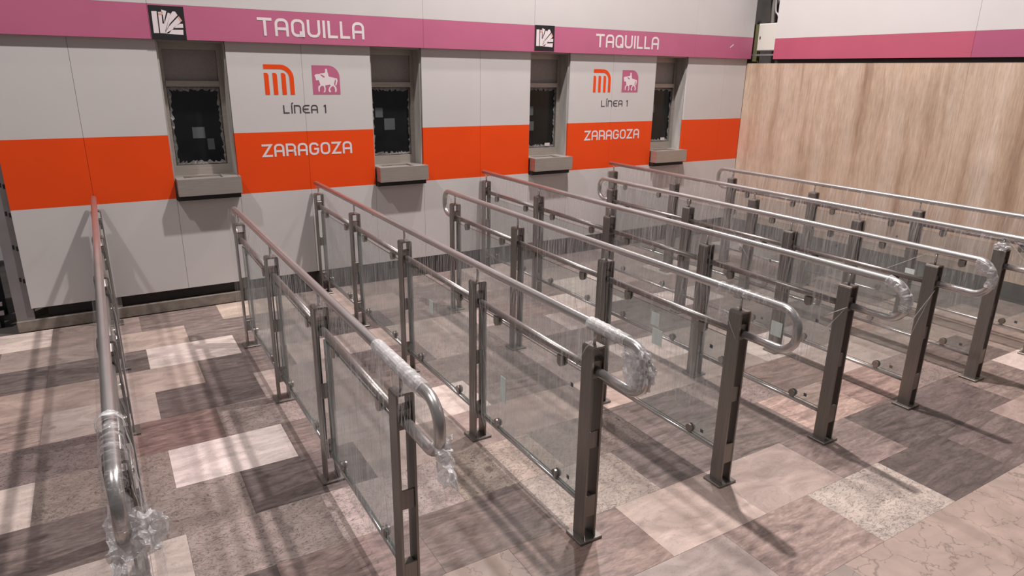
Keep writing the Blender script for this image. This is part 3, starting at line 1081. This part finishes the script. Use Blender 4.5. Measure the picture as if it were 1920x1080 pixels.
ME_RAIL = build_railing_proto()
ME_MID, ME_BOT = [], []
for i in range(4):
    bm = bmesh.new()
    add_tube(bm, [(0, YP[i] + 0.020, 0), (0, YP[i + 1] - 0.020, 0)], 0.0165, 12)
    ME_MID.append(mesh_of('middle_rail', bm, M['mid']))
    bm = bmesh.new()
    add_tube(bm, [(0, YP[i] + 0.020, 0), (0, YP[i + 1] - 0.020, 0)], 0.0105, 10)
    ME_BOT.append(mesh_of('bottom_rail', bm, M['steel']))

LABELS = ['leftmost steel railing, seen almost end on, film bunched over its front loop',
          'second railing from the left, wrapped in streaky clear film along its whole length',
          'third railing from the left, crumpled film wadded inside its front loop',
          'fourth railing from the left, pale green papers stuck on its front glass',
          'fifth railing from the left, torn film on its loop, far end between the middle windows',
          'sixth railing from the left, film tail pulled from its front loop, free far end',
          'seventh railing from the left, film wadded on top of its front post',
          'rightmost railing, nearest the travertine wall, front end cut by the frame']


def film_side(x_root, side, y0, y1, z_lo, z_hi, seed, ny=70, nz=12):
    """one stretched side of film hugging handrail, post faces and bottom rail"""
    bm = bmesh.new()
    rows = []
    for i in range(ny + 1):
        y = y0 + (y1 - y0) * i / ny
        row = []
        for j in range(nz + 1):
            v = j / nz
            z = z_lo + (z_hi - z_lo) * v
            wob = noise.noise(Vector((y * 9 + seed, z * 2.5, seed * 3.1))) * 0.004 + noise.noise(Vector((y * 30 + seed, z * 3, 1))) * 0.0012
            if z > PTOP:
                base_x = TR + 0.003 + (PW + 0.004 - TR - 0.003) * (H - z) / (H - PTOP)
            elif z < BZ + 0.05:
                base_x = 0.018 + (PW - 0.012) * (z - z_lo) / (BZ + 0.05 - z_lo + 1e-6)
            else:
                base_x = PW + 0.005
            zz = z
            if j == 0:
                zz += 0.018 * noise.noise(Vector((y * 6, seed, 0)))
            row.append(bm.verts.new((side * (base_x + 0.003 + abs(wob)), y, zz)))
        rows.append(row)
    for i in range(ny):
        for j in range(nz):
            f = bm.faces.new((rows[i][j], rows[i + 1][j], rows[i + 1][j + 1], rows[i][j + 1]))
            f.smooth = True
    return bm


def film_sleeve(path, r, seed, n=16, amp=0.004, sub=10):
    pts = smooth_path(path, sub)
    bm = bmesh.new()
    rnd_ = random.Random(seed)
    add_tube(bm, pts, r, n, caps=False, smooth=False, rvar=lambda i: r + amp * (0.4 + 0.6 * rnd_.random()))
    for v in bm.verts:
        v.co += Vector((noise.noise(v.co * 55 + Vector((seed, 0, 0))), noise.noise(v.co * 55 + Vector((0, seed, 0))), noise.noise(v.co * 55))) * amp
    return bm


def film_lump(center, size, seed, flat=(1, 1, 1)):
    bm = bmesh.new()
    bmesh.ops.create_icosphere(bm, subdivisions=4, radius=1.0)
    for v in bm.verts:
        d = v.co.normalized()
        f = 0.72 + 0.42 * noise.noise(d * 2.3 + Vector((seed, 0, 0))) + 0.34 * abs(noise.noise(d * 6.0 + Vector((0, seed, 0)))) - \
            0.20 * abs(noise.noise(d * 13.0 + Vector((0, 0, seed))))
        v.co = Vector((d.x * size[0] * f, d.y * size[1] * f, d.z * size[2] * f)) + Vector(center)
    return bm


def film_sheet(corners, seed, nu=18, nv=14, amp=0.012):
    """a loose crumpled piece of film spanned by four corner points"""
    a, b, c, d = [Vector(p) for p in corners]
    bm = bmesh.new()
    g = []
    for i in range(nu + 1):
        u = i / nu
        row = []
        for j in range(nv + 1):
            v = j / nv
            p = a * (1 - u) * (1 - v) + b * u * (1 - v) + c * u * v + d * (1 - u) * v
            q = p * 26 + Vector((seed, seed * 2, 0))
            p = p + Vector((noise.noise(q), noise.noise(q + Vector((9, 0, 0))), noise.noise(q + Vector((0, 9, 0))))) * amp
            q = p * 75
            p = p + Vector((noise.noise(q), noise.noise(q + Vector((5, 0, 0))), noise.noise(q + Vector((0, 5, 0))))) * amp * 0.4
            row.append(bm.verts.new(p))
        g.append(row)
    for i in range(nu):
        for j in range(nv):
            bm.faces.new((g[i][j], g[i + 1][j], g[i + 1][j + 1], g[i][j + 1]))
    return bm


def crease_bm(lines):
    bm = bmesh.new()
    for (y0, z0, y1, z1, side, r) in lines:
        n = 8
        x = side * (PW + 0.010)
        pts = []
        for i in range(n + 1):
            t = i / n
            y, z = y0 + (y1 - y0) * t, z0 + (z1 - z0) * t
            xx = x if z < PTOP else side * (TR + 0.006 + (PW - TR) * (H - z) / (H - PTOP))
            pts.append((xx, y + 0.004 * noise.noise(Vector((y * 20, z * 20, 3))), z))
        add_tube(bm, pts, r, 4, caps=True, smooth=False, rvar=lambda i: r * (0.35 + 0.65 * math.sin(math.pi * (i + 0.4) / (n + 0.8))))
    return bm


G = 'glass and steel queue railings in front of the ticket windows'
railings = []
for b in range(8):
    st = (b % 2 == 0)
    npost = 5 if st else 4
    t = root('queue_railing', LABELS[b], 'railing', (XS[b], 0, 0), G)
    railings.append(t)
    obj('handrail', ME_RAIL[st], None, t)
    for i in range(npost):
        p = obj('post', ME_POST, None, t, (0, YP[i], 0))
        obj('base_plate', ME_BASE, None, p)
        obj('rail_block', ME_BLOCK, None, p)
        obj('tie_plate', ME_TIE, None, p)
        obj('lower_block', ME_LOW, None, p)
        obj('spindle', ME_SPIN, None, p)
        if i == 0:
            obj('front_plate', ME_FRONT, None, p)
    for i in range(npost - 1):
        obj('middle_rail', ME_MID[i], None, t, (0, 0, RZ))
        obj('bottom_rail', ME_BOT[i], None, t, (0, 0, BZ))
        yc = (YP[i] + YP[i + 1]) / 2
        g = obj('glass_panel', ME_GLASS[i], None, t, (0, yc, 0))
        ln = YP[i + 1] - YP[i]
        for s in (-1, 1):
            obj('glass_clamp', ME_CU, None, g, (0, s * (ln / 2 - 0.205), 0.722))
            obj('glass_clamp', ME_CL, None, g, (0, s * (ln / 2 - 0.215), 0.184))

# --- stickers and papers on the glass (parts of their railings)
for b, (y, z, wy, hz) in ((3, (2.385, 0.568, 0.072, 0.085)), (3, (2.408, 0.660, 0.06, 0.07)), (4, (2.262, 0.508, 0.072, 0.085)), (2, (2.565, 0.39, 0.05, 0.13)),
                          (6, (2.405, 0.595, 0.065, 0.035)), (2, (3.39, 0.56, 0.05, 0.08))):
    make('paper_note', box_bm(-0.0055, -0.0042, y - wy / 2, y + wy / 2, z - hz / 2, z + hz / 2), M['paper'], railings[b])
rn = random.Random(5)
for b in range(2, 8):
    for i in range(1 if b < 5 else 2):
        y = YP[i] + 0.10 + rn.uniform(0, 0.04)
        for s_ in (0, 1):
            z = (0.21, 0.64)[s_] + rn.uniform(-0.01, 0.01)
            make('corner_dot', box_bm(-0.0052, -0.0042, y - 0.009, y + 0.009, z - 0.009, z + 0.009), M['brown'] if rn.random() < 0.3 else M['notice'], railings[b])

# --- stretch film
def film(b, name, bm, mat):
    return make(name, bm, M[mat], railings[b])


for b, y0, y1, zl, mat in ((0, 1.70, 5.60, 0.12, 'film_light'), (1, 1.93, 4.92, 0.10, 'film'), (2, 1.93, 5.66, 0.12, 'film_light'), (3, 2.00, 4.80, 0.30, 'film_light'),
                           (4, 1.95, 5.60, 0.40, 'film_light'), (5, 2.1, 4.85, 0.45, 'film_light'), (6, 1.95, 5.5, 0.45, 'film_light'), (7, 2.0, 4.9, 0.5, 'film_light')):
    for s in (-1, 1):
        film(b, 'stretch_film', film_side(0, s, y0, y1, zl, H - 0.004, 3.7 * b + s), mat)

# front loop of the second railing, wrapped, with a tail hanging from the bend
yf = 1.575 + TR
film(1, 'film_sleeve', film_sleeve([(0, 2.10, H), (0, 1.85, H), (0, 1.70, H)], TR + 0.004, 3, amp=0.003), 'film_lump')
for s in (-1, 1):
    film(1, 'stretch_film', film_sheet([(s * .024, 1.93, .93), (s * .024, 1.63, .93), (s * .024, 1.63, .785), (s * .030, 1.93, .775)], 11 + s, amp=0.004), 'film')
film(1, 'film_tail', film_sheet([(-.028, 1.60, .83), (.03, 1.59, .85), (.012, 1.520, .735), (-.012, 1.545, .70)], 5, amp=0.016), 'film_lump')
film(1, 'film_tail', film_sheet([(-.02, 1.565, .83), (.02, 1.57, .81), (.01, 1.50, .72), (-.008, 1.505, .735)], 15, amp=0.018), 'film_lump')
film(1, 'stretch_film', film_sheet([(.022, 1.62, .80), (.03, 1.56, .74), (.034, 1.90, .20), (.036, 1.93, .74)], 25, amp=0.004), 'film_light')
# third railing: wad in the loop, film round the post head
film(2, 'film_wad', film_lump((0, 1.645, .905), (.034, .085, .066), 4), 'film_lump')
film(2, 'film_wad', film_lump((0, 1.610, .865), (.033, .058, .092), 9), 'film_lump')
film(2, 'film_wad', film_lump((0, 1.665, .850), (.024, .055, .080), 14), 'film_lump')
film(2, 'film_sleeve', film_sleeve([(0, 1.92, H), (0, 1.80, H), (0, 1.70, H)], TR + 0.004, 8, amp=0.003), 'film_lump')
film(2, 'stretch_film', film_sheet([(-.04, 1.93, .78), (-.03, 1.80, .94), (.03, 1.78, .94), (.04, 1.84, .80)], 31, amp=0.005), 'film_light')
# fourth railing: sleeve on the loop, loose strand to the post
film(3, 'film_sleeve', film_sleeve([(0, 2.02, H), (0, 1.80, H), (0, 1.68, H), (0, 1.61, .915), (0, 1.594, .86), (0, 1.60, .82)], TR + 0.003, 12, amp=0.0025), 'film_light')
film(3, 'film_wad', film_lump((0, 1.86, .945), (.022, .05, .022), 21), 'film_lump')
# fifth railing: torn sleeve
film(4, 'film_sleeve', film_sleeve([(0, 1.70, H), (0, 1.64, .93), (0, 1.60, .89), (0, 1.594, .85), (0, 1.60, .82)], TR + 0.004, 17, amp=0.005), 'film_lump')
film(4, 'film_tail', film_sheet([(-.02, 1.60, .86), (.02, 1.60, .86), (.02, 1.66, .80), (-.02, 1.655, .79)], 41, amp=0.008), 'film_light')
# sixth railing: wad in the loop with a tail stretched back to the glass
film(5, 'film_wad', film_lump((0, 1.645, .905), (.022, .040, .036), 24), 'film_lump')
film(5, 'film_sleeve', film_sleeve([(0, 1.68, .945), (0, 1.62, .92), (0, 1.594, .87), (0, 1.60, .82)], TR + 0.004, 19, amp=0.004), 'film_lump')
film(5, 'film_tail', film_sheet([(.0, 1.66, .915), (.0, 1.655, .885), (-.01, 1.93, .78), (-.01, 1.90, .81)], 27, amp=0.008), 'film_light')
# seventh railing: film on the front post head and the loop
film(6, 'film_wad', film_lump((0, 1.888, .885), (.046, .052, .032), 33), 'film_lump')
film(6, 'film_tail', film_sheet([(-.0, 1.85, .94), (0, 1.70, .94), (0, 1.66, .80), (0, 1.84, .78)], 37, amp=0.010), 'film_light')
film(6, 'film_wad', film_lump((0, 1.80, .928), (.020, .045, .016), 35), 'film_lump')
# far loops wrapped on the even railings
for b in (3, 5, 7):
    film(b, 'film_wad', film_lump((0, 4.83, .86), (.034, .050, .065), 50 + b), 'film_light')
film(0, 'film_wad', film_lump((0, 1.62, .95), (.030, .03, .03), 60), 'film_light')
# leftmost railing: bunched film over the loop, loose flap to the right, skirt below
film(0, 'film_sleeve', film_sleeve([(0, 1.94, H), (0, 1.80, H), (0, 1.70, H), (0, 1.63, .93), (0, 1.60, .885), (0, 1.60, .84)], TR + 0.008, 5, amp=0.005), 'film_light')
film(0, 'film_sleeve', film_sleeve([(0, 1.935, H), (0, 1.915, H)], TR + 0.011, 15, amp=0.006, sub=4), 'film_lump')
film(0, 'film_tail', film_sheet([(-.035, 1.66, .86), (.06, 1.63, .86), (.045, 1.56, .72), (-.045, 1.55, .70)], 7, amp=0.022), 'film_lump')
film(0, 'film_tail', film_sheet([(-.02, 1.62, .87), (.10, 1.60, .84), (.075, 1.57, .77), (-.03, 1.56, .75)], 47, amp=0.026), 'film_lump')
film(0, 'film_tail', film_sheet([(.03, 1.68, .84), (.10, 1.62, .82), (.115, 1.585, .76), (.05, 1.60, .74)], 17, amp=0.016), 'film_light')
film(0, 'stretch_film', film_sheet([(.02, 2.0, .94), (.03, 1.66, .90), (.075, 1.66, .60), (.075, 2.0, .45)], 19, amp=0.006), 'film')
film(0, 'stretch_film', film_sheet([(.03, 1.66, .78), (.07, 1.60, .76), (.09, 1.62, .25), (.04, 1.72, .25)], 23, amp=0.010), 'film_light')

# creases and drawn threads of film
CR = {1: [(2.30, .93, 2.22, .50, -1, .0009), (2.65, .94, 2.60, .40, -1, .0008), (3.4, .94, 3.36, .30, -1, .0010), (4.2, .94, 4.17, .25, -1, .0012), (2.0, .70, 1.95, .30, -1, .001),
          (1.80, .935, 1.74, .80, -1, .0010), (1.75, .93, 1.68, .80, -1, .0009), (1.72, .94, 1.70, .79, 1, .0009)],
      2: [(2.66, .70, 2.56, .50, -1, .0016), (2.72, .60, 2.60, .30, -1, .0016), (2.62, .48, 2.54, .30, -1, .0013), (1.93, .80, 1.84, .93, -1, .0022), (3.30, .80, 3.28, .74, -1, .002),
          (3.35, .30, 3.33, .24, -1, .002), (2.85, .93, 2.80, .80, -1, .0014), (2.78, .92, 2.70, .70, -1, .0012), (5.2, .9, 5.18, .6, -1, .0014)],
      3: [(1.97, .94, 1.94, .82, -1, .0020), (1.94, .86, 1.86, .75, -1, .0018), (3.05, .6, 3.0, .45, -1, .0015), (4.05, .62, 4.0, .5, -1, .003), (2.75, .6, 2.6, .3, -1, .001)],
      4: [(1.95, .70, 1.85, .77, -1, .0020), (1.96, .60, 1.86, .76, -1, .0014), (2.4, .5, 2.2, .3, -1, .001), (3.3, .9, 3.25, .7, -1, .0014)],
      5: [(1.94, .50, 1.84, .74, -1, .0020), (1.93, .40, 1.85, .72, -1, .0014), (4.6, .93, 4.55, .84, -1, .0022), (3.3, .8, 3.1, .6, -1, .0012)],
      6: [(1.85, .93, 1.70, .80, -1, .0016), (1.82, .93, 1.66, .82, -1, .0014), (1.78, .93, 1.64, .84, -1, .0014), (2.3, .75, 2.6, .55, -1, .002), (5.0, .93, 4.98, .86, -1, .002)],
      0: [(2.0, .92, 1.72, .70, 1, .0014), (1.95, .90, 1.70, .60, 1, .0012), (2.4, .9, 2.2, .5, 1, .0012), (3.2, .9, 3.1, .5, 1, .0012)]}
for b, lines in CR.items():
    for ln in lines:
        film(b, 'film_crease', crease_bm([ln]), 'film_crease')
